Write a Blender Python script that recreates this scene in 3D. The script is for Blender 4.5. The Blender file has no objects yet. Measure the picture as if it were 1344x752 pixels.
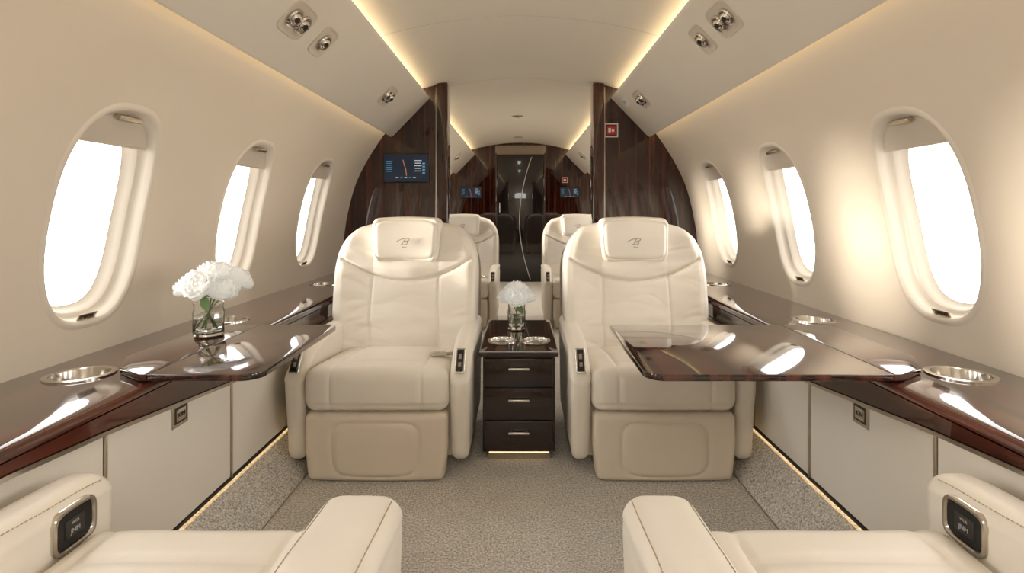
import bpy, bmesh, math, random
from math import sin, cos, pi, exp, atan2, sqrt, tan, radians
from mathutils import Vector, Matrix, noise
random.seed(5)
scene = bpy.context.scene
COL = scene.collection

# ------------------------------------------------------------------ materials
def newmat(name):
    m = bpy.data.materials.new(name); m.use_nodes = True
    nt = m.node_tree; b = nt.nodes['Principled BSDF']
    return m, nt, b

def coords(nt, scale=(1,1,1), rot=(0,0,0)):
    tc = nt.nodes.new('ShaderNodeTexCoord'); mp = nt.nodes.new('ShaderNodeMapping')
    mp.inputs['Scale'].default_value = scale; mp.inputs['Rotation'].default_value = rot
    nt.links.new(tc.outputs['Object'], mp.inputs['Vector'])
    return mp.outputs['Vector']

def mat(name, col, rough=.5, metal=0, coat=0, var=.06, vscale=6, bump=0, bscale=200, btype='noise', spec=.5, sheen=0):
    m, nt, b = newmat(name)
    v = coords(nt)
    n = nt.nodes.new('ShaderNodeTexNoise'); n.inputs['Scale'].default_value = vscale; n.inputs['Detail'].default_value = 4
    nt.links.new(v, n.inputs['Vector'])
    r = nt.nodes.new('ShaderNodeValToRGB')
    r.color_ramp.elements[0].position = .3; r.color_ramp.elements[1].position = .7
    r.color_ramp.elements[0].color = tuple(c*(1-var) for c in col)+(1,)
    r.color_ramp.elements[1].color = tuple(min(1,c*(1+var)) for c in col)+(1,)
    nt.links.new(n.outputs['Fac'], r.inputs['Fac'])
    nt.links.new(r.outputs['Color'], b.inputs['Base Color'])
    b.inputs['Roughness'].default_value = rough; b.inputs['Metallic'].default_value = metal
    b.inputs['Coat Weight'].default_value = coat; b.inputs['Coat Roughness'].default_value = .04
    b.inputs['Specular IOR Level'].default_value = spec
    if sheen: b.inputs['Sheen Weight'].default_value = sheen
    if bump:
        if btype == 'noise':
            t = nt.nodes.new('ShaderNodeTexNoise'); t.inputs['Detail'].default_value = 5; o = t.outputs['Fac']
        else:
            t = nt.nodes.new('ShaderNodeTexVoronoi'); o = t.outputs['Distance']
        t.inputs['Scale'].default_value = bscale
        nt.links.new(v, t.inputs['Vector'])
        bp = nt.nodes.new('ShaderNodeBump'); bp.inputs['Strength'].default_value = bump; bp.inputs['Distance'].default_value = .004
        nt.links.new(o, bp.inputs['Height']); nt.links.new(bp.outputs['Normal'], b.inputs['Normal'])
    return m

def wood(name, scale, dark=(.014,.0055,.004), light=(.135,.038,.024), rough=.10, detail=4):
    m, nt, b = newmat(name)
    v = coords(nt, scale)
    n = nt.nodes.new('ShaderNodeTexNoise'); n.inputs['Scale'].default_value = 1; n.inputs['Detail'].default_value = detail
    n.inputs['Distortion'].default_value = .5
    nt.links.new(v, n.inputs['Vector'])
    r = nt.nodes.new('ShaderNodeValToRGB'); e = r.color_ramp.elements
    e[0].position = .36; e[0].color = dark+(1,); e[1].position = .70; e[1].color = light+(1,)
    x = e.new(.5); x.color = tuple((a*1.2+c*.6)/2 for a, c in zip(dark, light))+(1,)
    nt.links.new(n.outputs['Fac'], r.inputs['Fac']); nt.links.new(r.outputs['Color'], b.inputs['Base Color'])
    b.inputs['Roughness'].default_value = rough; b.inputs['Coat Weight'].default_value = 1; b.inputs['Coat Roughness'].default_value = .01
    b.inputs['Specular IOR Level'].default_value = .3
    return m

def emis(name, col, s):
    m, nt, b = newmat(name)
    b.inputs['Base Color'].default_value = col+(1,); b.inputs['Emission Color'].default_value = col+(1,)
    b.inputs['Emission Strength'].default_value = s
    return m

M_wall = mat('wall_panel_fabric', (.745,.665,.555), .55, var=.012, vscale=3, bump=.04, bscale=500)
M_ceil = mat('ceiling_panel', (.77,.715,.625), .5, var=.01, vscale=3, bump=.03, bscale=400)
M_psu = mat('service_panel', (.79,.73,.635), .45, var=.012, vscale=3)
M_leather = mat('cream_leather', (.83,.77,.675), .42, var=.02, vscale=9, bump=.10, bscale=650, btype='v')
M_leather2 = mat('cream_leather_light', (.86,.805,.715), .42, var=.015, vscale=9, bump=.10, bscale=650, btype='v')
M_base = mat('beige_leather_base', (.76,.67,.55), .45, var=.02, vscale=9, bump=.10, bscale=650, btype='v')
M_shell = mat('taupe_shell', (.27,.215,.165), .45, var=.03, vscale=6, bump=.06, bscale=500)
M_stitch = mat('stitch_thread', (.46,.38,.28), .7, var=.05)
M_logo = mat('grey_embroidery', (.22,.20,.17), .6, var=.05)
M_cab = mat('cabinet_leather_panel', (.80,.75,.67), .4, var=.012, vscale=5, bump=.04, bscale=600)
M_frame = mat('window_surround', (.74,.675,.58), .4, var=.01)
M_shade = mat('window_shade', (.62,.55,.46), .5, var=.02)
M_chrome = mat('brushed_chrome', (.62,.59,.54), .18, metal=1, var=.05, vscale=40)
M_gold = mat('champagne_metal', (.58,.51,.41), .28, metal=1, var=.05, vscale=40)
M_black = mat('black_plastic', (.012,.012,.013), .25, var=.1)
M_dark = mat('dark_recess', (.03,.025,.02), .6, var=.1)
M_woodz = wood('mahogany_wood_vertical', (34,34,.9), dark=(.009,.003,.0022), light=(.095,.022,.013), rough=.06, detail=5)
M_woody = wood('macassar_wood_lengthwise', (34,1.1,9))
M_woodx = wood('macassar_wood_crosswise', (1.5,50,50), dark=(.012,.005,.004), light=(.08,.026,.018))
M_woodd = wood('dark_wenge', (2,2,60), dark=(.008,.0045,.004), light=(.035,.015,.011), rough=.25)
M_door = wood('near_black_gloss', (30,30,1), dark=(.003,.002,.002), light=(.010,.004,.003), rough=.15)
M_led = emis('warm_led', (1,.82,.54), 7.5)
M_led2 = emis('warm_led_floor', (1,.74,.42), 3.2)
M_led3 = emis('warm_led_plinth', (1,.74,.42), 1.2)
M_screen = emis('screen_dark_blue', (.004,.009,.018), 1.0)
M_sblue = emis('screen_blue', (.10,.28,.45), .5)
M_swhite = emis('screen_white', (.70,.78,.82), .45)
M_sgrey = mat('grey_print', (.40,.41,.42), .5, var=.02)
M_sor = emis('screen_orange', (.9,.28,.10), .6)
M_red = mat('red_sign', (.55,.02,.03), .4, var=.03)
M_white = mat('white_print', (.85,.85,.83), .5, var=.02)
M_reflect = mat('pale_reflection', (.55,.53,.49), .5, var=.02)  # pale tone for the modelled door-edge reflection
M_tag = mat('pale_blue_tag', (.45,.55,.68), .4, var=.05)
M_stem = mat('green_stem', (.12,.20,.06), .5, var=.2, vscale=30)
M_petal, nt, b = newmat('white_petals_with_glow')
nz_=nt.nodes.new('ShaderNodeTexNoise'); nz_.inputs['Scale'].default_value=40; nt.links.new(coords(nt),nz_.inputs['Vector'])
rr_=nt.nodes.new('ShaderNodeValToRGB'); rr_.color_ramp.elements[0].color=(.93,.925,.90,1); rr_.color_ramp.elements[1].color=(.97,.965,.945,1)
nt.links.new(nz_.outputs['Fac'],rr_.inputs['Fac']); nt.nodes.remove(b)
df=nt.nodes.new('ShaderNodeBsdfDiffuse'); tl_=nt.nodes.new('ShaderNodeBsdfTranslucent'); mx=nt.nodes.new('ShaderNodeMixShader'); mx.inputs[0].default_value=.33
em_=nt.nodes.new('ShaderNodeEmission'); em_.inputs['Strength'].default_value=.06; adp=nt.nodes.new('ShaderNodeAddShader')  # faint glow added to the petals to whiten their grey shading
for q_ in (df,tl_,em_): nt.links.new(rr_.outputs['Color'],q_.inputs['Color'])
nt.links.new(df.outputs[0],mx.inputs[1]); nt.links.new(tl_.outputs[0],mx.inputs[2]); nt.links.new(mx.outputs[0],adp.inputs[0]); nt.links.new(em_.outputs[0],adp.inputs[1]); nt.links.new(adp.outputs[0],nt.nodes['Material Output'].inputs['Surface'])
def glass(name, col=(1,1,1), ior=1.45):
    m, nt, b = newmat(name)
    b.inputs['Base Color'].default_value = col+(1,); b.inputs['Roughness'].default_value = 0.0
    b.inputs['Transmission Weight'].default_value = 1; b.inputs['IOR'].default_value = ior
    return m
M_glass = glass('clear_glass', (.98,.99,.98)); M_water = glass('vase_water', (.93,.97,.94), 1.33)
M_pane, nt, b = newmat('bright_window_pane')
nt.nodes.remove(b)
ge=nt.nodes.new('ShaderNodeNewGeometry'); dt=nt.nodes.new('ShaderNodeVectorMath'); dt.operation='DOT_PRODUCT'
nt.links.new(ge.outputs['Normal'],dt.inputs[0]); nt.links.new(ge.outputs['Incoming'],dt.inputs[1])
def mth(op,a,bv):
    n=nt.nodes.new('ShaderNodeMath'); n.operation=op; nt.links.new(a,n.inputs[0])
    if bv is not None: n.inputs[1].default_value=bv
    return n.outputs[0]
o_=mth('ABSOLUTE',dt.outputs['Value'],None); o_=mth('POWER',o_,2.0); o_=mth('MULTIPLY',o_,8.6); o_=mth('ADD',o_,.7)
em=nt.nodes.new('ShaderNodeEmission'); em.inputs['Color'].default_value=(1,.98,.95,1); nt.links.new(o_,em.inputs['Strength'])
tr=nt.nodes.new('ShaderNodeBsdfTransparent'); tr.inputs['Color'].default_value=(.8,.8,.8,1)
ads=nt.nodes.new('ShaderNodeAddShader'); nt.links.new(em.outputs[0],ads.inputs[0]); nt.links.new(tr.outputs[0],ads.inputs[1])
nt.links.new(ads.outputs[0], nt.nodes['Material Output'].inputs['Surface'])

M_carpet, nt, b = newmat('taupe_carpet')
v = coords(nt)
n1 = nt.nodes.new('ShaderNodeTexNoise'); n1.inputs['Scale'].default_value = 150; n1.inputs['Detail'].default_value = 5; n1.inputs['Roughness'].default_value=.75
nt.links.new(v, n1.inputs['Vector'])
n3 = nt.nodes.new('ShaderNodeTexNoise'); n3.inputs['Scale'].default_value = 9; n3.inputs['Detail'].default_value = 3
nt.links.new(v, n3.inputs['Vector'])
r = nt.nodes.new('ShaderNodeValToRGB'); e = r.color_ramp.elements
e[0].position = .35; e[0].color = (.27,.235,.19,1); e[1].position = .60; e[1].color = (.96,.915,.84,1)
nt.links.new(n1.outputs['Fac'], r.inputs['Fac'])
mxc=nt.nodes.new('ShaderNodeMix'); mxc.data_type='RGBA'; mxc.blend_type='MULTIPLY'; mxc.inputs['Factor'].default_value=.2
nt.links.new(r.outputs['Color'],mxc.inputs['A']); r3=nt.nodes.new('ShaderNodeValToRGB'); r3.color_ramp.elements[0].position=.35; r3.color_ramp.elements[1].position=.65; r3.color_ramp.elements[0].color=(.6,.6,.6,1)
nt.links.new(n3.outputs['Fac'],r3.inputs['Fac']); nt.links.new(r3.outputs['Color'],mxc.inputs['B']); nt.links.new(mxc.outputs['Result'], b.inputs['Base Color'])
bp = nt.nodes.new('ShaderNodeBump'); bp.inputs['Strength'].default_value = .6; bp.inputs['Distance'].default_value = .008
nt.links.new(n1.outputs['Fac'], bp.inputs['Height']); nt.links.new(bp.outputs['Normal'], b.inputs['Normal'])
b.inputs['Roughness'].default_value = .95; b.inputs['Specular IOR Level'].default_value = .1

# ------------------------------------------------------------------ mesh tools
class MB:
    def __init__(s): s.v = []; s.f = []; s.m = []
    def add(s, vf, mi=0, M=None):
        o = len(s.v); vs, fs = vf
        s.v += [tuple(M @ Vector(p)) if M else tuple(p) for p in vs]
        s.f += [tuple(i+o for i in f) for f in fs]; s.m += [mi]*len(fs)
        return s
    def obj(s, name, mats, parent=None, loc=None, kind=None, ang=38, merge=False, recalc=True, **kw):
        me = bpy.data.meshes.new(name); me.from_pydata(s.v, [], s.f)
        for i, p in enumerate(me.polygons): p.material_index = s.m[i]; p.use_smooth = True
        bm = bmesh.new(); bm.from_mesh(me)
        if merge: bmesh.ops.remove_doubles(bm, verts=bm.verts, dist=1e-5)
        if recalc: bmesh.ops.recalc_face_normals(bm, faces=bm.faces)
        bm.to_mesh(me); bm.free()
        if not isinstance(mats, (list, tuple)): mats = [mats]
        for m in mats: me.materials.append(m)
        me.set_sharp_from_angle(angle=radians(ang))
        ob = bpy.data.objects.new(name, me); COL.objects.link(ob)
        if loc: ob.location = loc
        if parent: ob.parent = parent
        if kind: ob['kind'] = kind
        for k, val in kw.items(): ob[k] = val
        return ob

def T(x,y,z): return Matrix.Translation((x,y,z))
def RX(a): return Matrix.Rotation(a,4,'X')
def RY(a): return Matrix.Rotation(a,4,'Y')
def RZ(a): return Matrix.Rotation(a,4,'Z')

def rbox(hx,hy,hz,r,m=(1,1,1),k=3,fn=None):
    r = min(r, hx*.999, hy*.999, hz*.999)
    def ax(h,mm):
        c = []
        for i in range(k): c.append(-(h-r)-r*tan(pi/4*(k-i)/k))
        for i in range(mm+1): c.append(-(h-r)+2*(h-r)*i/mm)
        for i in range(1,k+1): c.append((h-r)+r*tan(pi/4*i/k))
        return c
    A = [ax(hx,m[0]), ax(hy,m[1]), ax(hz,m[2])]; N = [len(a)-1 for a in A]; H = (hx,hy,hz)
    vs = []; idx = {}
    def V(t):
        if t in idx: return idx[t]
        p = Vector((A[0][t[0]],A[1][t[1]],A[2][t[2]]))
        q = Vector([max(-(H[i]-r),min(H[i]-r,p[i])) for i in range(3)])
        d = p-q
        if d.length > 1e-9: p = q+d.normalized()*r
        p = tuple(p)
        if fn: p = fn(*p)
        idx[t] = len(vs); vs.append(p); return idx[t]
    fs = []
    for a in range(3):
        b_, c_ = (a+1)%3, (a+2)%3
        for s in (0,N[a]):
            for i in range(N[b_]):
                for j in range(N[c_]):
                    q = []
                    for di,dj in ((0,0),(1,0),(1,1),(0,1)):
                        t = [0,0,0]; t[a]=s; t[b_]=i+di; t[c_]=j+dj; q.append(V(tuple(t)))
                    fs.append(q if s else q[::-1])
    return vs, fs

def bx(x0,x1,y0,y1,z0,z1,r=.002,k=2):
    vs, fs = rbox((x1-x0)/2,(y1-y0)/2,(z1-z0)/2,r,(1,1,1),k)
    c = ((x0+x1)/2,(y0+y1)/2,(z0+z1)/2)
    return [(p[0]+c[0],p[1]+c[1],p[2]+c[2]) for p in vs], fs

def lathe(prof, n=40):
    vs=[]; fs=[]
    for (r,z) in prof:
        for i in range(n): a=2*pi*i/n; vs.append((r*cos(a),r*sin(a),z))
    for j in range(len(prof)-1):
        for i in range(n):
            i2=(i+1)%n; fs.append((j*n+i,j*n+i2,(j+1)*n+i2,(j+1)*n+i))
    return vs, fs

def tube(path, r, n=8, cap=True):
    vs=[]; fs=[]; P=[Vector(p) for p in path]
    for i,p in enumerate(P):
        d=(P[min(i+1,len(P)-1)]-P[max(i-1,0)]).normalized()
        u=d.cross(Vector((0,0,1)) if abs(d.z)<.9 else Vector((1,0,0))).normalized(); w=d.cross(u)
        rr = r[i] if isinstance(r,(list,tuple)) else r
        for k in range(n): a=2*pi*k/n; vs.append(tuple(p+u*rr*cos(a)+w*rr*sin(a)))
    for i in range(len(P)-1):
        for k in range(n): k2=(k+1)%n; fs.append((i*n+k,i*n+k2,(i+1)*n+k2,(i+1)*n+k))
    if cap: fs.append(tuple(range(n))); fs.append(tuple(range((len(P)-1)*n,len(P)*n)))
    return vs,fs
def catmull(P,n=6):
    out=[]
    for i in range(len(P)-1):
        p0=P[max(i-1,0)];p1=P[i];p2=P[i+1];p3=P[min(i+2,len(P)-1)]
        for k in range(n):
            t=k/n; out.append(tuple(.5*(2*b_+(-a+c)*t+(2*a-5*b_+4*c-d)*t*t+(-a+3*b_-3*c+d)*t**3) for a,b_,c,d in zip(p0,p1,p2,p3)))
    out.append(P[-1]); return out

def prism(poly, d, axis='y', a0=0):
    n=len(poly); vs=[]
    for t in (a0,a0+d):
        for p in poly:
            vs.append({'y':(p[0],t,p[1]),'z':(p[0],p[1],t),'x':(t,p[0],p[1])}[axis])
    fs=[tuple(range(n)),tuple(range(n,2*n))]+[(i,(i+1)%n,n+(i+1)%n,n+i) for i in range(n)]
    return vs,fs

def se(th,a,b,n=2.5):
    c,s=abs(cos(th))/a,abs(sin(th))/b
    return (c**n+s**n)**(-1/n)

def holed_cell(u0,u1,v0,v1,hole,mapf,nu=24,nv=24,rings=8):
    vs=[];fs=[]
    if hole is None:
        for i in range(nu+1):
            for j in range(nv+1): vs.append(mapf(u0+(u1-u0)*i/nu, v0+(v1-v0)*j/nv))
        for i in range(nu):
            for j in range(nv): a=i*(nv+1)+j; fs.append((a,a+1,a+nv+2,a+nv+1))
        return vs,fs
    cu,cv,a,b,n=hole; B=[]
    for i in range(nu): B.append((u0+(u1-u0)*i/nu,v0))
    for i in range(nv): B.append((u1,v0+(v1-v0)*i/nv))
    for i in range(nu): B.append((u1-(u1-u0)*i/nu,v1))
    for i in range(nv): B.append((u0,v1-(v1-v0)*i/nv))
    N=len(B)
    for rI in range(rings+1):
        t=(rI/rings)**1.4
        for p in B:
            th=atan2((p[1]-cv),(p[0]-cu)); R=se(th,a,b,n)
            hu,hv=cu+R*cos(th),cv+R*sin(th)
            vs.append(mapf(hu+(p[0]-hu)*t,hv+(p[1]-hv)*t))
    for rI in range(rings):
        for i in range(N): i2=(i+1)%N; fs.append((rI*N+i,rI*N+i2,(rI+1)*N+i2,(rI+1)*N+i))
    return vs,fs

def text_obj(name, s, size, m, M, parent=None, shear=0, ext=.0004):
    cu=bpy.data.curves.new('t','FONT'); cu.body=s; cu.size=size; cu.align_x='CENTER'; cu.align_y='CENTER'; cu.extrude=ext; cu.shear=shear
    o=bpy.data.objects.new('t',cu); COL.objects.link(o); bpy.context.view_layer.update()
    me=bpy.data.meshes.new_from_object(o.evaluated_get(bpy.context.evaluated_depsgraph_get()))
    bpy.data.objects.remove(o); me.materials.clear(); me.materials.append(m); me.transform(M); me.name=name
    ob=bpy.data.objects.new(name,me); COL.objects.link(ob)
    if parent: ob.parent=parent
    return ob

def empty(name, loc=(0,0,0), rotz=0, label=None, cat=None, group=None):
    o=bpy.data.objects.new(name,None); o.empty_display_size=.1; COL.objects.link(o); o.location=loc; o.rotation_euler[2]=rotz
    if label: o['label']=label
    if cat: o['category']=cat
    if group: o['group']=group
    return o
def tag(o,label,cat,group=None):
    o['label']=label; o['category']=cat
    if group: o['group']=group
    return o
def copy_tree(root, loc, rotz=None):
    r=root.copy(); COL.objects.link(r); r.location=loc
    if rotz is not None: r.rotation_euler[2]=rotz
    def rec(a,b):
        for c in [x for x in bpy.data.objects if x.parent==a]:
            d=c.copy(); COL.objects.link(d); d.parent=b; rec(c,d)
    rec(root,r); return r

# ------------------------------------------------------------------ cabin shell
PR=[(.0,1.27),(.30,1.272),(.58,1.27),(.75,1.258),(.90,1.24),(1.05,1.21),(1.2,1.165),(1.335,1.10),(1.45,1.03),(1.54,.968),(1.64,.89),(1.8,.76)]
def prof(z):
    for i in range(len(PR)-1):
        if z<=PR[i+1][0] or i==len(PR)-2:
            z0,x0=PR[i]; z1,x1=PR[i+1]; t=(z-z0)/(z1-z0)
            m0=(x1-PR[i-1][1])/(z1-PR[i-1][0])*(z1-z0) if i>0 else (x1-x0)
            m1=(PR[i+2][1]-x0)/(PR[i+2][0]-z0)*(z1-z0) if i<len(PR)-2 else (x1-x0)
            return (2*t**3-3*t**2+1)*x0+(t**3-2*t**2+t)*m0+(-2*t**3+3*t**2)*x1+(t**3-t**2)*m1
Y0,YB,YE=-1.3,4.0,8.0
WCS={-1:[-.03,.81,1.65,2.48,3.31,5.0,5.86,6.72],1:[-.03,.83,1.70,2.56,3.42,5.0,5.86,6.72]}
WZ=.985; WA,WB=.180,.305; CZ0,CZ1=.56,1.42; WN=2.8
for side,nm in ((-1,'left'),(1,'right')):
    mp=lambda u,v:(side*prof(v),u,v)
    w=MB(); prev=Y0
    for c in WCS[side]:
        a,b_=c-.40,c+.40
        if a-prev>1e-4: w.add(holed_cell(prev,a,CZ0,CZ1,None,mp,nu=4))
        w.add(holed_cell(a,b_,CZ0,CZ1,(c,WZ,WA,WB,WN),mp)); prev=b_
    w.add(holed_cell(prev,YE,CZ0,CZ1,None,mp,nu=8))
    w.add(holed_cell(Y0,YE,CZ1,1.63,None,mp,nu=4,nv=8))
    w.add(holed_cell(Y0,YE,0,CZ0,None,mp,nu=4,nv=4))
    w.obj('wall_'+nm,M_wall,kind='structure',merge=True,ang=60)

wn=0
for side in (-1,1):
    for wi,c in enumerate(WCS[side]):
        wn+=1; inview=wi in (2,3,4)
        rings=[(.020,-.0003),(.015,-.0022),(.009,-.0038),(.003,-.0028),(-.002,.003),(-.007,.018),(-.013,.036),(-.022,.039),(-.025,.041),(-.030,.055),(-.040,.070),(-.046,.074)]
        N=72; vs=[];fs=[]
        def rp(th,d): 
            R=se(th,WA+d,WB+d,WN); return c+R*cos(th),WZ+R*sin(th)
        for (s,o) in rings:
            for i in range(N):
                y,z=rp(2*pi*i/N,s); vs.append((side*(prof(z)+o),y,z))
        for j in range(len(rings)-1):
            for i in range(N): i2=(i+1)%N; fs.append((j*N+i,j*N+i2,(j+1)*N+i2,(j+1)*N+i))
        root=MB().add((vs,fs)).obj('window_%d'%wn,M_frame,kind='structure',ang=60,
              label='oval cabin window with moulded cream surround and partly lowered shade')
        vs=[]
        for s in (1,.7,.35):
            for i in range(N):
                th=2*pi*i/N; R=se(th,WA-.045,WB-.045,WN)*s; y=c+R*cos(th); z=WZ+R*sin(th); vs.append((side*(prof(z)+.073),y,z))
        vs.append((side*(prof(WZ)+.073),c,WZ)); fs=[]
        for j in range(2):
            for i in range(N): i2=(i+1)%N; fs.append((j*N+i,j*N+i2,(j+1)*N+i2,(j+1)*N+i))
        for i in range(N): fs.append((2*N+i,2*N+(i+1)%N,3*N))
        MB().add((vs,fs)).obj('window_pane',M_pane,parent=root)
        zc=1.195; pts=[]
        for i in range(N+1):
            y,z=rp(pi*i/N,-.011)
            if z>=zc: pts.append((y,z))
        vs=[];fs=[]
        for off in (.024,.031):
            for (y,z) in pts:
                vs.append((side*(prof(z)+off),y,z)); vs.append((side*(prof(zc)+off),y,zc))
        n=len(pts)
        for l in range(2):
            for i in range(n-1): a=l*2*n+2*i; fs.append((a,a+1,a+3,a+2))
        for i in range(n-1): a=2*i+1; fs.append((a,a+2,2*n+a+2,2*n+a))
        sh=MB().add((vs,fs))
        ya,yb=pts[0][0],pts[-1][0]
        sh.add(tube([(side*(prof(zc)+.024),ya,zc),(side*(prof(zc)+.024),yb,zc)],.004,8))
        sh.obj('window_shade',M_shade,parent=root)
        if not inview: continue
        zt=WZ+WB-.020
        sl=math.atan((prof(zt+.02)-prof(zt-.02))/.04)
        M=T(side*(prof(zt)+.012),c,zt)@RY(side*sl)
        MB().add(rbox(.012,.045,.007,.004,k=2),0,M).obj('shade_catch',M_gold,parent=root)
        zb_=WZ-WB+.012
        M=T(side*(prof(zb_)+.006),c,zb_)@RY(side*-.5)
        MB().add(rbox(.002,.034,.011,.0015,k=1),0,M).obj('placard',M_gold,parent=root)
        MM=M@T(-side*.0028,0,0)@RZ(-side*pi/2)@RX(pi/2)
        text_obj('placard_lettering','A.WCEAS' if side<0 else 'E.PULLA',.0125,M_dark,MM,root)

# ceiling
def cz(x): return 1.97-.11*(x/.72)**2
vs=[];fs=[];nx=32
yl=[Y0,0,1,2,2.78,2.79,4.30,4.31,6,YE]
for j,y in enumerate(yl):
    for i in range(nx+1):
        x=-.76+1.52*i/nx; vs.append((x,y,cz(x)))
for j in range(len(yl)-1):
    for i in range(nx): a=j*(nx+1)+i; fs.append((a,a+1,a+nx+2,a+nx+1))
MB().add((vs,fs)).obj('ceiling',M_ceil,kind='structure',ang=60)
tn=0
def trim(mb,m,**kw):
    global tn; tn+=1
    return mb.obj('trim_%d'%tn,m,kind='structure',**kw)
for yy in (2.80,4.12):
    t=MB(); t.add(tube([(x/50,yy,cz(x/50)-.0003) for x in range(-34,35,2)],.0014,6)); trim(t,M_shade)
for side in (-1,1):
    p=MB(); sec=[(.918,1.549),(.924,1.537),(.919,1.527),(.905,1.531),(.655,1.789),(.645,1.798),(.645,1.807),(.66,1.812),(.90,1.563)]
    sec=[(side*x,z) for x,z in sec]
    p.add(prism(sec,YB-Y0,'y',Y0)); p.add(prism(sec,YE-YB-.1,'y',YB+.1))
    trim(p,M_psu,ang=50)
    for (x,z,r) in ((.925,1.576,.005),(.71,1.830,.008)):
        for a,b_ in ((Y0,YB-.01),(YB+.11,YE-.01)):
            l=MB(); l.add(tube([(side*x,a,z),(side*x,b_,z)],r,8)); trim(l,M_led)
p=MB()
for side in (-1,1):
    p.add(([(side*.76,Y0,cz(.76)),(side*.76,YE,cz(.76)),(side*.90,YE,1.63),(side*.90,Y0,1.63)],[(0,1,2,3)]))
trim(p,M_ceil,recalc=False)

MB().add(bx(-1.3,1.3,Y0,YE,-.05,0,.001)).obj('floor',M_carpet,kind='structure')
def crosspoly():
    return [(prof(z/50),z/50) for z in range(0,82)]+[(.85,1.70),(.76,cz(.76))]
half=crosspoly()+[(x/20,cz(x/20)) for x in range(14,-1,-1)]
full=half+[(-x,z) for x,z in reversed(half)][1:]
MB().add(prism(full,.05,'y',Y0-.05)).obj('wall_back',M_wall,kind='structure')
MB().add(prism(full,.05,'y',YE)).obj('wall_front',M_woodz,kind='structure')
for side,nm in ((-1,'left'),(1,'right')):
    pts=crosspoly()+[(.70,cz(.7)),(.62,cz(.62)),(.52,cz(.52)),(.52,0)]
    pts=[(side*x,z) for x,z in pts]
    MB().add(prism(pts,.1,'y',YB)).obj('wall_partition_'+nm,M_woodz,kind='structure',ang=30,
        label='glossy dark mahogany wood cabin partition')
    p=MB(); p.add(bx(*sorted((side*.512,side*.592)),YB-.035,YB+.12,0,cz(.56),.008,3)); trim(p,M_woodz)
    p=MB(); p.add(bx(*sorted((side*.592,side*.597)),YB-.03,YB,0,cz(.6)-.02,.001,1)); trim(p,M_gold)

dr=MB(); dr.add(bx(-.33,.33,YE-.04,YE,0,1.80,.01,3)); door=dr.obj('door_1',M_door,kind='structure',label='tall gloss near-black door')
d=MB(); d.add(bx(-.30,-.285,YE-.075,YE-.06,.98,1.12,.006,3)); d.add(bx(-.298,-.287,YE-.065,YE-.035,1.09,1.10,.002,1)); d.add(bx(-.298,-.287,YE-.065,YE-.035,1.0,1.01,.002,1))
d.obj('door_handle',M_chrome,parent=door)
f=MB()
for s in (-1,1): f.add(bx(*sorted((s*.335,s*.355)),YE-.05,YE,0,1.82,.004,2))
trim(f,M_woodz)
f=MB(); f.add(bx(-.355,.355,YE-.02,YE,1.80,1.93,.004,2)); trim(f,M_shell)
cp=[]
for i in range(31):
    t=i/30; z=1.76-1.72*t; x=.16-.20*sin(pi*t*.9)**.9 + .05*t; cp.append((x,YE-.07-.01*sin(t*3),z))
tag(MB().add(tube(cp,.0055,8)).obj('edge_reflection',M_reflect),'pale reflection of the door edge, modelled as a thin curved tube','edge_reflection')  # tube stands in for a reflection along the door edge

def monitor(x,z,w,h,y,label=''):
    root=MB().add(rbox(w/2,.012,h/2,.006,k=3)).obj('display_screen',M_black,loc=(x,y-.012,z))
    tag(root,label,'screen')
    MB().add(rbox(w/2-.008,.001,h/2-.010,.0008,k=1),0,T(0,-.0125,0)).obj('screen_panel',M_screen,parent=root)
    g=MB(); Y=-.0142; q=w/.32
    def r_(cx,cz_,a,b,mi): g.add(rbox(a/2*q,.0004,b/2*q,.0002,k=1),mi,T(cx*q,Y,cz_*q))
    for i in range(6): r_(-.115,.045-.014*i,.045-.006*(i%3),.0035,0)
    for i in range(5): r_(.085+.0*i,.05-.018*i,.05-.008*(i%2),.004,1)
    for i in range(4): r_(.125,.03-.022*i,.018,.010,0)
    for i in range(5): r_(-.06+.03*i,-.068,.018,.005,0 if i%2 else 1)
    g.obj('screen_graphics',[M_sblue,M_swhite],parent=root,kind='stuff')
    g=MB()
    g.add(tube([(-.02*q,Y,.055*q),(-.01*q,Y,.02*q),(.0,Y,-.01*q),(.005*q,Y,-.055*q)],.0014*q,6))
    g.obj('chart_line',M_sor,parent=root)
    return root
monitor(-.808,1.305,.325,.21,YB,'rectangular cabin information display with dark blue map screen')
monitor(-.70,1.265,.30,.17,YE,'small cabin display on the wood end wall')
monitor(.70,1.265,.28,.15,YE,'small cabin display beside a red sign')
def redsign(x,z,w,y):
    r=MB().add(rbox(w/2,.005,w/2,.004,k=2)).obj('exit_sign',M_frame,loc=(x,y-.005,z)); tag(r,'small square pale-framed red and white cabin sign','sign')
    g=MB(); g.add(rbox(w*.40,.001,w*.40,.001,k=1),2,T(0,-.0050,0)); g.add(rbox(w*.30,.001,w*.32,.001,k=1),0,T(0,-.0058,0)); g.add(rbox(w*.09,.001,w*.15,.001,k=1),1,T(-w*.12,-.0068,.0*w)); g.add(rbox(w*.09,.001,w*.10,.001,k=1),1,T(.12*w,-.0068,-.01*w))
    g.obj('sign_face',[M_red,M_white,M_black],parent=r)
redsign(.643,1.572,.10,YB); redsign(.63,1.44,.08,YE)

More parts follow.
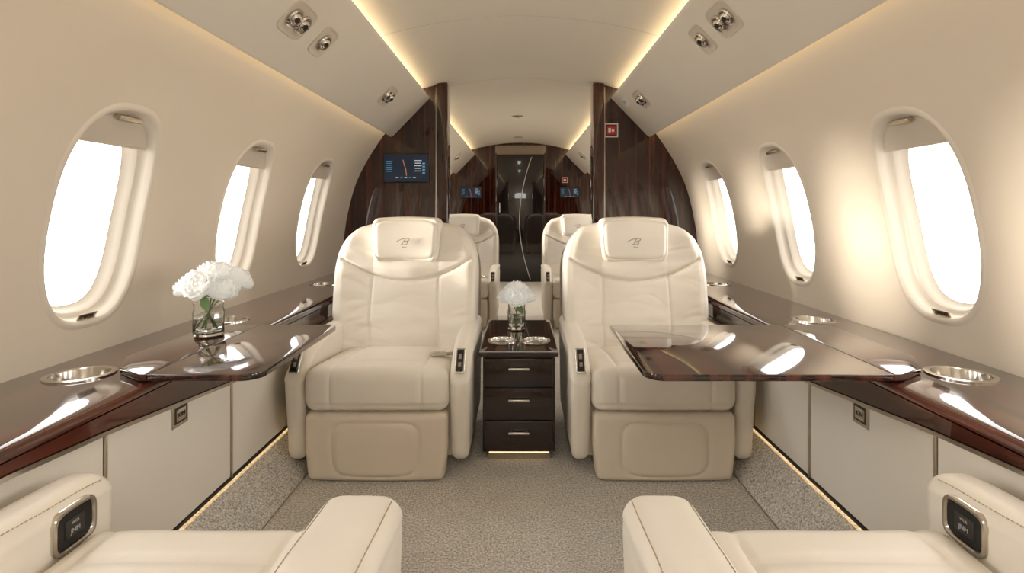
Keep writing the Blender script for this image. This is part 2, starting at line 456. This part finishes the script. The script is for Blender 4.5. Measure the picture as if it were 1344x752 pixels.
def psuM(side,X,Y,off=0):
    z=1.531+(.905-X)/.25*.258
    nx_,nz=-.718*side,-.696
    zax=Vector((nx_,0,nz)).normalized(); yax=Vector((0,1,0)); xax=yax.cross(zax)
    R=Matrix((xax,yax,zax)).transposed().to_4x4()
    return T(side*X+nx_*off,Y,z+nz*off)@R
def fitting(side,X,Y,tw):
    root=empty('air_vent',(0,0,0),label='chrome swivel air vent and reading light in a recessed bezel',cat='air vent',group='overhead air vents and reading lights')
    M=psuM(side,X,Y); root.matrix_world=M
    hy=.066 if not tw else .094; vs=[];fs=[];N=48
    R_=[(1.0,.0005),(.985,.004),(.93,.005),(.84,.0015),(.80,.0012),(.0,.0012)]
    for s,zz in R_:
        for i in range(N):
            th=2*pi*i/N; r=se(th,.066,hy,5)*max(s,.001); vs.append((r*cos(th),r*sin(th),zz))
    for j in range(len(R_)-1):
        for i in range(N): i2=(i+1)%N; fs.append((j*N+i,j*N+i2,(j+1)*N+i2,(j+1)*N+i))
    MB().add((vs,fs)).obj('bezel_plate',M_shade,parent=root)
    for k,dy in enumerate(([-.036,.036] if tw else [0])):
        c=MB(); c.add(lathe([(.037,.001),(.038,.008),(.034,.013),(.029,.012),(.027,.005),(.025,.002)],32))
        c.obj('chrome_ring',M_chrome,parent=root,loc=(0,dy,0))
        c=MB(); c.add(lathe([(.0245,.001),(.023,.010),(.018,.017),(.011,.020),(.010,.014),(.0001,.013)],28),0,RX(.35)); c.add(lathe([(.0095,.0165),(.0001,.0165)],16),1,RX(.35))
        c.obj('nozzle',[M_chrome,M_black],parent=root,loc=(0,dy,.002))
fitting(-1,.776,1.966,True); fitting(-1,.776,2.217,False); fitting(-1,.772,3.28,True)
fitting(1,.742,2.057,True); fitting(1,.742,2.297,False); fitting(1,.749,3.49,True)
for yy in (5.6,6.9): fitting(-1,.78,yy,True); fitting(1,.76,yy,True)
pl=MB(); pl.add(rbox(.03,.045,.002,.0015,k=1)); pl.add(rbox(.012,.035,.0008,.0005,k=1),1,T(.008,0,.002))
o=pl.obj('placard',[M_white,M_tag]); o.matrix_world=psuM(1,.71,3.8,.002); tag(o,'small white and blue placard on the overhead panel','placard')
for yy in (5.75,7.4):
    d=MB(); d.add(lathe([(.06,0),(.06,-.008),(.045,-.012),(.042,-.004),(.0001,-.002)],32)); o=d.obj('ceiling_downlight',M_gold,loc=(-.03,yy,cz(0))); tag(o,'small round ceiling downlight with metal rim','light','aisle ceiling downlights')

# ------------------------------------------------------------------ side ledges, cabinets, tables
LZ=.58; LI,LO=.915,1.268; LT=.985
def zb(y):
    P=[(-1.3,.52),(.9,.532),(1.0,.530),(1.25,.514),(1.8,.460),(2.3,.475),(2.9,.50),(4,.50)]
    for (a,za),(b_,zb_) in zip(P,P[1:]):
        if y<=b_: return za+(zb_-za)*(y-a)/(b_-a)
    return .50
CUPX=1.128; CUPS=[1.445,2.17,3.24]; CR=.070
SEAM=[-.6,.55,1.26,1.81,2.24,3.05,3.98]
for side in (-1,1):
    mp=lambda u,v:(side*v,u,LZ)
    g=MB()
    br=[-.6,1.245,1.645,1.97,2.37,3.04,3.44,3.985]; hl=[None,CUPS[0],None,2.17,None,3.24,None]
    for (a,b_),h in zip(zip(br,br[1:]),hl):
        g.add(holed_cell(a,b_,LT,LO,None if h is None else (h,CUPX,CR,CR,2),mp,nu=12,nv=12,rings=4))
    ys=[-.6+ (3.985+.6)*i/60 for i in range(61)]
    vs=[];fs=[]
    nose=[(LT,LZ),(.965,.5799),(.940,.5788),(.925,.5762),(.9175,.5715),(.9145,.565),(.914,.5555),(.918,.553),(.96,.553)]; K=len(nose)
    for y in ys:
        for (x,z) in nose: vs.append((side*x,y,z))
    for i in range(60):
        for k in range(K-1): a=i*K+k; fs.append((a,a+1,a+K+1,a+K))
    g.add((vs,fs))
    o=g.obj('side_ledge',M_woody,merge=True,ang=50); tag(o,'long glossy dark macassar wood ledge along the cabin wall','ledge','cabin side ledges')
    for c in CUPS:
        h=MB(); h.add(lathe([(CR*1.12,0),(CR*1.12,.0035),(CR*1.06,.0055),(CR*.93,.0045),(CR*.90,.0),(CR*.88,-.05),(CR*.80,-.058),(.0001,-.058)],48))
        o=h.obj('cup_holder',M_chrome,loc=(side*CUPX,c,LZ)); tag(o,'round stainless steel cup holder set into the wood ledge','cup holder','stainless ledge cup holders')
    root=empty('side_cabinet',(side*.94,1.7,0),label='low cream-panelled cabinet run beneath the wood ledge with metal seams',cat='cabinet',group='cabin side cabinets')
    def loc(ob): ob.parent=root; ob.matrix_parent_inverse=Matrix.Translation((-side*.94,-1.7,0)); return ob
    g=MB(); g.add(bx(*sorted((side*.945,side*1.255)),-.6,3.985,.137,.455,.002,1)); loc(g.obj('cabinet_body',M_cab))
    g=MB(); g.add(bx(*sorted((side*.925,side*.95)),-.6,3.985,.137,.146,.002,1)); loc(g.obj('base_strip',M_dark))
    vs=[];fs=[]
    for y in ys:
        b0=zb(y)
        for (x,z) in ((.915,.552),(.914,b0+.003),(.917,b0),(.96,b0),(.96,.552)): vs.append((side*x,y,z))
    for i in range(60):
        for k in range(4): a=i*5; fs.append((a+k,a+k+1,a+5+k+1,a+5+k))
    loc(MB().add((vs,fs)).obj('wood_fascia',M_woody))
    vs=[];fs=[]
    for y in ys:
        for (x,z) in ((.913,zb(y)-.0005),(.913,zb(y)-.010),(.95,zb(y)-.010),(.95,zb(y)-.0005)): vs.append((side*x,y,z))
    for i in range(60):
        for k in range(4): a=i*4; fs.append((a+k,a+(k+1)%4,a+4+(k+1)%4,a+4+k))
    loc(MB().add((vs,fs)).obj('metal_strip',M_chrome))
    for i,(a,b_) in enumerate(zip(SEAM,SEAM[1:])):
        a2,b2=a+.006,b_-.006; mid=[a2+(b2-a2)*k/4 for k in range(5)]
        poly=[(a2,.15),(b2,.15)]+[(y,zb(y)-.014) for y in reversed(mid)]
        d=MB(); d.add(prism(poly,.016,'x',.929 if side>0 else -.945))
        dd=loc(d.obj('cabinet_door',M_cab))
        s=MB(); s.add(bx(*sorted((side*.924,side*.95)),a-.003,a+.003,.146,zb(a)-.011,.001,1)); loc(s.obj('seam_strip',M_gold))
        if i==2:
            yc=1.535; zc=.448
            l=MB(); l.add(rbox(.003,.036,.032,.0028,(1,1,1),2),0,T(side*.9275,yc,zc)); l.add(rbox(.002,.027,.022,.001,(1,1,1),1),1,T(side*.9255,yc,zc)); l.add(rbox(.002,.021,.016,.001,(1,1,1),1),0,T(side*.9240,yc,zc))
            loc(l.obj('door_latch',[M_chrome,M_dark]))
            t=text_obj('latch_lettering','ION',.017,M_dark,T(side*.9215,yc,zc)@RZ(-side*pi/2)@RX(pi/2)); loc(t)
    k=MB(); k.add(prism([(side*.812,0),(side*.814,.010),(side*.820,.018),(side*.932,.118),(side*1.2,.118),(side*1.2,0)],4.58,'y',-.6))
    k.obj('baseboard_'+('left' if side<0 else 'right'),M_carpet,kind='structure')
    l=MB(); l.add(tube([(side*.942,-.5,.1305),(side*.942,3.9,.1305)],.004,8)); trim(l,M_led2)
    l=MB(); l.add(bx(*sorted((side*.809,side*.813)),-.6,3.98,0,.002,.0008,1)); trim(l,M_shell)  # dark strip drawn in as the shadow line at the kick's foot

def rrect(x0,x1,y0,y1,rs,n=8):
    pts=[]
    for (cx,cy,a0,r) in ((x0,y0,pi,rs[0]),(x1,y0,1.5*pi,rs[1]),(x1,y1,0,rs[2]),(x0,y1,.5*pi,rs[3])):
        ox=cx+(r if cx==x0 else -r); oy=cy+(r if cy==y0 else -r)
        for i in range(n+1): a=a0+pi/2*i/n; pts.append((ox+r*cos(a),oy+r*sin(a)))
    return pts
def slab(pts,z0,z1,bv=.004):
    cx=sum(p[0] for p in pts)/len(pts); cy=sum(p[1] for p in pts)/len(pts)
    hx=max(abs(p[0]-cx) for p in pts); hy=max(abs(p[1]-cy) for p in pts)
    vs=[];n=len(pts);fs=[]
    L=[(bv,z0),(bv*.3,z0+bv*.3),(0,z0+bv),(0,z1-bv),(bv*.3,z1-bv*.3),(bv,z1)]
    for ins,z in L:
        for p in pts: vs.append((cx+(p[0]-cx)*(1-ins/hx),cy+(p[1]-cy)*(1-ins/hy),z))
    for j in range(5):
        for i in range(n): i2=(i+1)%n; fs.append((j*n+i,j*n+i2,(j+1)*n+i2,(j+1)*n+i))
    fs.append(tuple(range(n))[::-1]); fs.append(tuple(range(5*n,6*n)))
    return vs,fs
for side,inner in ((-1,.645),(1,.31)):
    root=empty('folding_table',(side*.95,1.7,LZ),label='glossy dark wood folding table extended from the side ledge',cat='table',group='folding cabin tables')
    inv=Matrix.Translation((-side*.95,-1.7,-LZ))
    def tp(o): o.parent=root; o.matrix_parent_inverse=inv; return o
    A=rrect(inner,.918,1.385,1.995,(.05,.002,.002,.03))
    B=[(.9195,1.3855),(.94,1.389),(1.03,1.450),(1.075,1.535),(1.09,1.56),(1.09,1.99),(1.086,1.995),(.9195,1.995)]
    A=[(side*x,y) for x,y in A]; B=[(side*x,y) for x,y in B]
    tp(MB().add(slab(A,.5815,.598,.0018)).obj('table_leaf',M_woody,ang=50))
    tp(MB().add(slab(B,.5815,.598,.0018)).obj('table_base',M_woody,ang=50))
    for yy in (1.515,1.815):
        h=MB(); h.add(bx(*sorted((side*.70,side*.905)),yy-.015,yy+.015,.566,.581,.003,2)); tp(h.obj('support_arm',M_chrome))

# ------------------------------------------------------------------ centre console
root=empty('console_cabinet',(0,2.55,0),label='narrow dark wood drawer console between the armchairs',cat='cabinet')
cx=-.006
def cl(o): o.parent=root; o.matrix_parent_inverse=Matrix.Translation((0,-2.55,0)); return o
cl(MB().add(bx(cx-.145,cx+.145,2.26,2.87,.035,.42,.004,2)).obj('body',M_woodd))
cl(MB().add(bx(cx-.125,cx+.125,2.275,2.86,0,.035,.002,1)).obj('plinth',M_gold))
g=MB(); mp=lambda u,v:(u,v,.445)
a,c_=cx-.158,cx+.158
g.add(holed_cell(a+.006,cx,2.236,2.60,(cx-.072,2.42,.055,.055,2),mp,nu=10,nv=14,rings=3))
g.add(holed_cell(cx,c_-.006,2.236,2.60,(cx+.072,2.42,.055,.055,2),mp,nu=10,nv=14,rings=3))
g.add(holed_cell(a+.006,c_-.006,2.60,2.874,None,mp,nu=20,nv=6))
P=[(a,2.23),(c_,2.23),(c_,2.88),(a,2.88)]; Pi=[(a+.006,2.236),(c_-.006,2.236),(c_-.006,2.874),(a+.006,2.874)]
vs=[(x,y,.445) for x,y in Pi]+[(x+(p[0]-x)*.7,y+(p[1]-y)*.7,.4435) for (x,y),p in zip(Pi,P)]+[(x,y,.439) for x,y in P]+[(x,y,.425) for x,y in P]+[(x,y,.420) for x,y in Pi]
g.add((vs,[(j*4+i,j*4+(i+1)%4,j*4+4+(i+1)%4,j*4+4+i) for j in range(4) for i in range(4)]))
cl(g.obj('console_top',M_woodx,merge=True))
for s in (-1,1):
    h=MB(); h.add(lathe([(.062,0),(.062,.003),(.058,.005),(.051,.004),(.049,0),(.048,-.017),(.042,-.021),(.0001,-.021)],40))
    o=h.obj('cup_holder',M_chrome,loc=(cx+s*.072,2.42,.445)); tag(o,'round stainless steel cup holder set in the console top','cup holder','console cup holders')
for z0,z1 in ((.300,.412),(.168,.294),(.042,.162)):
    dw=cl(MB().add(bx(cx-.136,cx+.136,2.245,2.262,z0,z1,.003,2)).obj('drawer',M_woodd))
    zc=(z0+z1)/2+.018
    h=MB(); h.add(bx(cx-.042,cx+.042,2.226,2.236,zc-.005,zc+.005,.003,2)); h.add(bx(cx-.036,cx-.028,2.23,2.248,zc-.003,zc+.003,.001,1)); h.add(bx(cx+.028,cx+.036,2.23,2.248,zc-.003,zc+.003,.001,1))
    hh=h.obj('drawer_handle',M_chrome,parent=dw); hh.matrix_parent_inverse=Matrix.Identity(4)
l=MB(); l.add(tube([(cx-.12,2.269,.031),(cx+.12,2.269,.031)],.003,8)); cl(l.obj('plinth_light',M_led3))

# ------------------------------------------------------------------ chairs
def ss(a,b,x):
    t=max(0,min(1,(x-a)/(b-a))); return t*t*(3-2*t)
def G(d,w): return exp(-(d/w)**2)
def wr(x,y,z,s=7,amp=.003): return amp*noise.noise(Vector((x*s,y*s,z*s*2.2)))
def wave_crease(x,z,cx_,cz_,len_,ang,dep,w_):
    dx,dz=x-cx_,z-cz_; u=dx*cos(ang)+dz*sin(ang); v_=-dx*sin(ang)+dz*cos(ang)+.15*u*u/len_
    return dep*G(v_,w_)*G(u,len_)
random.seed(11)
CR_=[(random.uniform(-.28,.28),random.uniform(-.26,.10),random.uniform(.04,.09),random.uniform(-.5,.5),random.uniform(.0015,.0036),random.uniform(.007,.012)) for _ in range(20)]
SCR=[(random.uniform(-.24,.24),random.uniform(-.2,.25),random.uniform(.03,.07),random.uniform(-1,1),random.uniform(.001,.002),random.uniform(.006,.01)) for _ in range(12)]

def make_chair(loc,rotz,label,ext=0.0,topz=(.50,.50),drop=.12,aws=(.073,.073),near=False,recline=0,belt=0,hw=.272,fwd=0):
    root=empty('armchair',loc,rotz,label,'armchair','cream leather cabin armchairs')
    def f(x,y,z):
        t=(z+.125)/.25; X=x*(.955+.045*min(1,t*2.2)); w=ss(.01,-.03,y)
        n=(abs(x/.160)**5+abs((z+.006)/.100)**5)**.2
        Y=y+w*(.007*G(n-1,.05)-.004*ss(1.1,.8,n)) - .010*w*(1-(x/.262)**2)
        return (X,Y,z)
    MB().add(rbox(.264,.04,.125,.022,(60,2,36),4,f),0,T(0,-.280,.127)).obj('leg_rest',M_base,parent=root)
    g=MB(); bw=.29 if not near else .22; g.add(bx(-bw,bw,-.24,.34+ext,.06,.27,.015,3)); g.add(bx(-.24,.24,-.2,.30+ext,0,.11,.01,2)); g.obj('chair_base',M_base,parent=root)
    L=.31+ext/2
    def f(x,y,z):
        tp_=ss(-.03,.05,z); fr=ss(-L+.09,-L,y); yy=(y+L)/(2*L)
        Z=z+tp_*(.022*(1-(x/.272)**2)*(1-(2*yy-1)**2)-.055*yy)
        gx=.006*G(abs(x)-.168,.007)
        Z-=tp_*gx*(1-fr); Y=y+fr*gx*.9-fr*.012*(1-(x/.27)**2)*(1-(z/.08)**2)
        Z-=tp_*.006*G(y+L-.115,.007)*ss(.175,.155,abs(x))
        Y+=fr*.006*G(z+.052,.007)
        for c in SCR: Z-=tp_*wave_crease(x,y,*c)
        return (x,Y,Z+wr(x,y,z)*tp_)
    MB().add(rbox(.270 if not near else hw,L,.082,.044,(56,50 if not ext else 70,14),5,f),0,T(0,-.015+ext/2,.335)).obj('seat_cushion',M_leather,parent=root)
    yb=.235+ext
    def f(x,y,z):
        t=(z+.31)/.62; a=abs(x)/.335
        w=1-.17*max(0,(t-.60)/.40)**2-.08*max(0,(.30-t)/.30)
        fr=ss(.03,-.05,y)
        zc=.035+.10*(x/.30)**2; zc2=.155+.05*(x/.3)**2
        dy=-.042*a**3-.012*cos(min(1,abs(x)/.15)*pi/2)
        gx=.166-.012*sin(t*pi)
        dy+=.006*G(abs(x)-gx,.0055)*ss(.97,.90,t)*(1 if z<zc else .2)
        dy+=.014*G(z-zc,.008)*ss(.32,.29,abs(x))
        dy+=.007*G(z-zc2,.009)*ss(.29,.22,abs(x))
        dy+=.003*G(abs(x)-.305,.006)
        dy-=.016*sin(max(0,min(1,(zc-z)/.33))*pi)*(1 if abs(x)<gx else .8)
        dy-=.011*sin(max(0,min(1,(z-zc)/.12))*pi)*ss(.31,.2,abs(x))
        for c in CR_: dy+=wave_crease(x,z,*c)
        Z=z-.045*ss(.7,1,t)*a**3
        Y=y+fr*(dy+wr(x,0,z,9,.005))
        Y+=t*(.13+recline)
        return (x*w,Y,Z)
    MB().add(rbox(.335,.075,.31,.06,(90,3,90),6,f),0,T(0,yb,.64)).obj('backrest',M_leather2,parent=root)
    def f(x,y,z):
        t=(z+.33)/.66
        w=1-.20*max(0,(t-.60)/.40)**2-.05*max(0,(.30-t)/.30)
        return (x*w,y+t*(.13+recline),z-.05*ss(.7,1,t)*(abs(x)/.33)**3)
    MB().add(rbox(.338,.085,.325,.07,(14,3,24),5,f),0,T(0,yb+.095,.61)).obj('back_shell',M_shell,parent=root)
    def f(x,y,z):
        t=(z+.105)/.21; w=.93+.07*t; fr=ss(.03,-.04,y)
        n=(abs(x/.148)**6+abs(z/.092)**6)**(1/6)
        Y=y-fr*(.014*(1-(x/.16)**2)*(1-(z/.105)**2)-.006*G(n-1,.035))
        return (x*w,Y-.02*(x/.16)**2*fr+.03*t,z-.008*(x/.16)**2*ss(.5,1,t))
    hm=T(0,yb-.055+.095+recline*.85,.868)
    hr=MB().add(rbox(.163,.058,.105,.034,(40,3,30),5,f),0,hm).obj('headrest',M_leather2,parent=root)
    lm=hm@T(-.005,-.0600,-.010)@RX(pi/2-.13)
    s_=.032
    lg=MB()
    B1=[(-1.05,-.02,0),(-.80,.22,0),(-.40,.44,0),(.05,.60,0),(.50,.66,0),(.80,.52,0),(.72,.26,0),(.36,.08,0),(.02,.02,0),(.38,-.04,0),(.56,-.24,0),(.34,-.50,0),(-.08,-.58,0),(-.40,-.50,0)]
    B2=[(.24,.56,0),(.08,.25,0),(-.08,-.15,0),(-.24,-.54,0)]
    for Bp in (B1,B2): lg.add(tube([(p[0]*s_,p[1]*s_*.75,0) for p in catmull(Bp)],.0014,6),0,lm@T(0,0,-.0005))
    for i_,p_ in enumerate(lg.v):
        xx=p_[0]/.16; lg.v[i_]=(p_[0],p_[1]-.0095*(1-xx*xx)*1.0,p_[2])
    lg.obj('embroidered_logo',M_logo,parent=hr)
    text_obj('embroidered_lettering','Bluenc',.008,M_logo,lm@T(.004,-.026,.0085),hr,ext=.001)
    for s in (-1,1):
        outer=(loc[0]+s*cos(rotz)*.3)**2>loc[0]**2
        tz=topz[1] if outer else topz[0]; aw=aws[1] if outer else aws[0]
        ya=-.315-(fwd if outer else 0); yb_=.36+ext; hy=(yb_-ya)/2; yc=(ya+yb_)/2
        hz=(tz-.06)/2; X=s*(hw+aw/2); r_=.030 if not near else .040
        def f(x,y,z):
            sy=max(0,min(1,((-hy+.30)-y)/.30)); up=(z+hz)/(2*hz)
            Z=z-drop*sy**2*ss(.3,1,up)
            bend=.018*ss(-hy+.08,-hy,y)*(1-up)*2
            Xn=x*(1+.10*up)*(1-.10*(1-up))
            gx=.004*(G(Z-(hz-drop*sy**2)+.045,.006))
            Xn-=gx*(1 if x>0 else -1)*(abs(x)>aw*.35)
            return (Xn,y+bend-.004*sin(up*pi)*(y<0),Z+(wr(x,y,0,8,.004)*ss(.8,1,up) if near else 0))
        arm=MB(); arm.add(rbox(aw/2,hy,hz,r_,(6,26,22),6,f),0,T(X,yc,.06+hz))
        if near:
            lx0=aw*.37; dr_=r_-sqrt(max(0,r_*r_-max(0,lx0-(aw/2-r_))**2))
            for sx in (-1,1):
                for i in range(60):
                    y=ya+.045+i*.0085; lx=sx*lx0
                    sy=max(0,min(1,((-hy+.30)-(y-yc))/.30)); zt=.06+2*hz-dr_-drop*sy**2+wr(lx,y-yc,0,8,.004)*ss(.8,1,1-dr_/(2*hz))
                    arm.add(rbox(.0011,.0029,.0011,.0008,k=1),1,T(X+lx*1.10,y,zt+.0006))
        am=arm.obj('armrest',[M_leather,M_stitch],parent=root)
        if not near:
            th=radians(52); M=T(X,-.279,.437)@RX(th)
            c=MB(); c.add(rbox(.019,.050,.004,.0038,(2,4,1),3),0,M); c.obj('control_bezel',M_chrome,parent=am)
            c=MB(); c.add(rbox(.0135,.044,.003,.0028,(2,4,1),3),0,M@T(0,0,.003)); c.add(rbox(.006,.011,.004,.002,k=2),1,M@T(0,.014,.005)); c.add(rbox(.006,.009,.004,.002,k=2),1,M@T(0,-.018,.005))
            c.obj('control_switch',[M_black,M_shell],parent=am)
        elif outer:
            inward=-s; yy=-.270; zz=.440; fx=X+inward*(aw/2*1.04)
            def ringplate(a,b_,secs,n_=4):
                vs=[];fs=[];N=40
                for sc,zz_ in secs:
                    for i in range(N):
                        th=2*pi*i/N; r=se(th,a+sc,b_+sc,n_); vs.append((r*cos(th),r*sin(th),zz_))
                for j in range(len(secs)-1):
                    for i in range(N): i2=(i+1)%N; fs.append((j*N+i,j*N+i2,(j+1)*N+i2,(j+1)*N+i))
                return vs,fs
            M=T(fx,yy,zz)@RY(inward*pi/2)
            c=MB(); c.add(ringplate(.039,.049,[(0,-.004),(.0,.005),(-.002,.008),(-.006,.008),(-.008,.005),(-.009,.001)],5),0,M); c.obj('control_bezel',M_chrome,parent=am)
            c=MB(); c.add(ringplate(.0305,.0405,[(0,.0015),(-.002,.004),(-.0304,.004)],5),0,M); c.add(rbox(.016,.022,.001,.0008,k=1),1,M@T(0,0,.0042)); c.obj('control_screen',[M_black,M_dark],parent=am)
            TM=T(fx+inward*.0056,yy,zz)@RZ(inward*pi/2)@RX(pi/2)
            text_obj('control_lettering','JNM',.012,M_sgrey,TM@T(0,-.006,0),am)
            text_obj('control_lettering','WCR',.007,M_sgrey,TM@T(0,.008,0),am)
    if belt:
        M=T(belt*.20,-.10,.418)@RZ(.3)
        c=MB(); c.add(rbox(.034,.019,.008,.006,(1,1,1),3),0,M); c.add(rbox(.012,.012,.003,.002,k=2),0,M@T(-.006,0,.008)); c.add(rbox(.05,.02,.0015,.001,k=1),1,M@T(.06,.01,-.004)@RZ(.2))
        c.obj('seatbelt_buckle',[M_chrome,M_shell],parent=root)
    return root
LAB='cream leather reclining armchair with embroidered headrest beside the console'
c1=make_chair((-.535,2.40,0),0,LAB,belt=1)
c2=make_chair((.535,2.40,0),0,LAB)
for s in (-1,1):
    r=copy_tree(c1 if s<0 else c2,(s*.545,5.10,0)); r['label']='cream leather armchair beyond the wood partition by the aisle'
LN='cream leather armchair facing the console with stitched armrests and control screen'
make_chair((-.5785,.735,0),pi,LN,ext=.5,topz=(.50,.505),drop=.02,aws=(.14,.098),near=True,recline=.12,hw=.2215,fwd=.08)
make_chair((.555,.735,0),pi,LN,ext=.5,topz=(.50,.505),drop=.02,aws=(.125,.098),near=True,recline=.12,hw=.242,fwd=.08)

# ------------------------------------------------------------------ flowers
def bloom_mesh(seed,R):
    rnd=random.Random(seed); g=MB()
    layers=[(6,.05,.7,-1.0,.80,.42),(8,.10,1.1,-.9,.98,.50),(10,.14,1.45,-.5,1.1,.56),(12,.16,1.8,.1,1.2,.60),(12,.16,2.1,.6,1.2,.62)]
    for li,(n,rb,a0,a1,ln,wd) in enumerate(layers):
        for i in range(n):
            az=2*pi*i/n+rnd.uniform(-.25,.25)+li; Lp=R*ln*rnd.uniform(.9,1.1); W=R*wd*rnd.uniform(.9,1.1); ph=rnd.uniform(0,6)
            da=rnd.uniform(-.16,.16); nu_,nv_=8,8; px,pz=rb*R*.5,-R*.45; vs=[]
            for a in range(nu_+1):
                u=a/nu_; ang=a0+(a1-a0)*u+da
                if a: px+=sin(ang)*Lp/nu_; pz+=cos(ang)*Lp/nu_
                wdt=W*sin(pi*(.10+.72*u))**.6
                for b_ in range(nv_+1):
                    v_=b_/nv_*2-1
                    ruff=R*.065*sin(v_*6+ph)*u*u
                    cup=R*.17*v_*v_*(.4+u)
                    vs.append((px+(ruff-cup)*cos(ang),wdt*v_,pz-(ruff-cup)*sin(ang)+R*.05*sin(ph+v_*6)*u))
            fs=[(a*(nv_+1)+b_,a*(nv_+1)+b_+1,(a+1)*(nv_+1)+b_+1,(a+1)*(nv_+1)+b_) for a in range(nu_) for b_ in range(nv_)]
            g.add((vs,fs),0,RZ(az))
    return g
def arrangement(x,y,z,blooms,vr,vh,R):
    prof_=[(.0001,0),(vr*.92,0),(vr,.004),(vr*1.0,vh*.72),(vr*.93,vh*.85),(vr*.97,vh),(vr*.93,vh),(vr*.89,vh*.85),(vr*.94,vh*.7),(vr*.94,.014),(vr*.8,.009),(.0001,.009)]
    v_=MB().add(lathe(prof_,40)).obj('vase',M_glass,loc=(x,y,z),ang=60); tag(v_,'small clear glass vase of water holding white peonies','vase','glass flower vases')
    MB().add(lathe([(.0001,.0095),(vr*.79,.0095),(vr*.935,.0145),(vr*.935,vh*.55),(.0001,vh*.55)],32)).obj('water',M_water,parent=v_)
    for i,(dx,dy,dz,tz_) in enumerate(blooms):
        tiltv=Vector((dx,dy-.04,tz_)).normalized(); q=Vector((0,0,1)).rotation_difference(tiltv)
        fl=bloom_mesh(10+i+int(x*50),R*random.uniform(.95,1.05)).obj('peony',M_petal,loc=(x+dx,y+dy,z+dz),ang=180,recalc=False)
        fl.rotation_mode='QUATERNION'; fl.rotation_quaternion=q
        tag(fl,'white ruffled peony bloom on a green stem in the glass vase','flower','white peonies')
        qi=q.inverted().to_matrix().to_4x4()
        P0=Vector((dx,dy,dz))-tiltv*R*.4; end=Vector((-dx*.35,-dy*.35,.02)); mid=Vector((dx*.12,dy*.12,vh*.95)); O=Vector((dx,dy,dz))
        pts=[]
        for k in range(13):
            t=k/12; p=(1-t)**2*P0+2*t*(1-t)*mid+t*t*end; pts.append(qi@(p-O))
        MB().add(tube(pts,.0022,8)).obj('stem',M_stem,parent=fl)
        lv=[];A=pts[3]; ca,sa=cos(i*2.1+1),sin(i*2.1+1)
        for k in range(7):
            t=k/6; wd=.014*sin(pi*min(1,t*.95+.03))
            c=A+Vector((.062*t*ca,.062*t*sa,.020*t-.03*t*t)); px=Vector((-sa,ca,0))
            lv+= [tuple(c-px*wd),tuple(c+Vector((0,0,-.003))),tuple(c+px*wd)]
        MB().add((lv,[(3*k+j,3*k+j+1,3*k+j+4,3*k+j+3) for k in range(6) for j in range(2)])).obj('leaf',M_stem,parent=fl)
arrangement(-1.012,1.83,.5985,[(-.060,-.01,.170,.10),(.056,-.03,.163,.10),(-.004,-.060,.176,.08),(.008,.03,.210,.15),(.074,.06,.18,.1)],.046,.105,.050)
arrangement(-.018,2.66,.4455,[(-.044,-.0,.162,.1),(.044,-.0,.162,.1),(0,-.052,.160,.06),(.0,.03,.194,.15)],.042,.112,.048)

# ------------------------------------------------------------------ lights
def area(loc,rot,sx,sy,e,col):
    l=bpy.data.lights.new('lamp','AREA'); l.shape='RECTANGLE'; l.size=sx; l.size_y=sy; l.energy=e; l.color=col
    o=bpy.data.objects.new('unseen_fill_lamp',l); COL.objects.link(o); o.location=loc; o.rotation_euler=rot; return o
area((0,-.6,1.93),(radians(20),0,0),.9,1.0,19,(1,.97,.92))  # unseen fill lamp added behind the camera to brighten the cabin
for (x,y,e) in ((0,5.75,17),(0,6.7,7)):  # second spot sits at no fixture, added to light the aft section
    l=bpy.data.lights.new('down','SPOT'); l.energy=e*2; l.spot_size=radians(165); l.spot_blend=.8; l.shadow_soft_size=.04; l.color=(1,.93,.82)
    o=bpy.data.objects.new('downlight_and_fill_lamp',l); COL.objects.link(o); o.location=(x-.03,y,cz(0)-.02)
sl=bpy.data.lights.new('sun','SUN'); sl.energy=8.5; sl.angle=radians(10); sl.color=(1,.90,.76)
so=bpy.data.objects.new('sun_lamp',sl); COL.objects.link(so)
so.rotation_euler=Vector((1,.15,-.03)).to_track_quat('-Z','Y').to_euler()
w=bpy.data.worlds.new('w'); scene.world=w; w.use_nodes=True
w.node_tree.nodes['Background'].inputs['Color'].default_value=(1,.99,.97,1); w.node_tree.nodes['Background'].inputs['Strength'].default_value=1.0

# ------------------------------------------------------------------ camera
cam=bpy.data.cameras.new('camera'); co=bpy.data.objects.new('camera',cam); COL.objects.link(co)
co.location=(0,0,1.0); co.rotation_euler=(radians(90),0,0)
cam.sensor_width=36; cam.lens=36*740/1344; cam.shift_x=-11/1344; cam.shift_y=-99/1344; cam.clip_start=.02
scene.camera=co
scene.view_settings.view_transform='Standard'
scene.view_settings.exposure=0.17
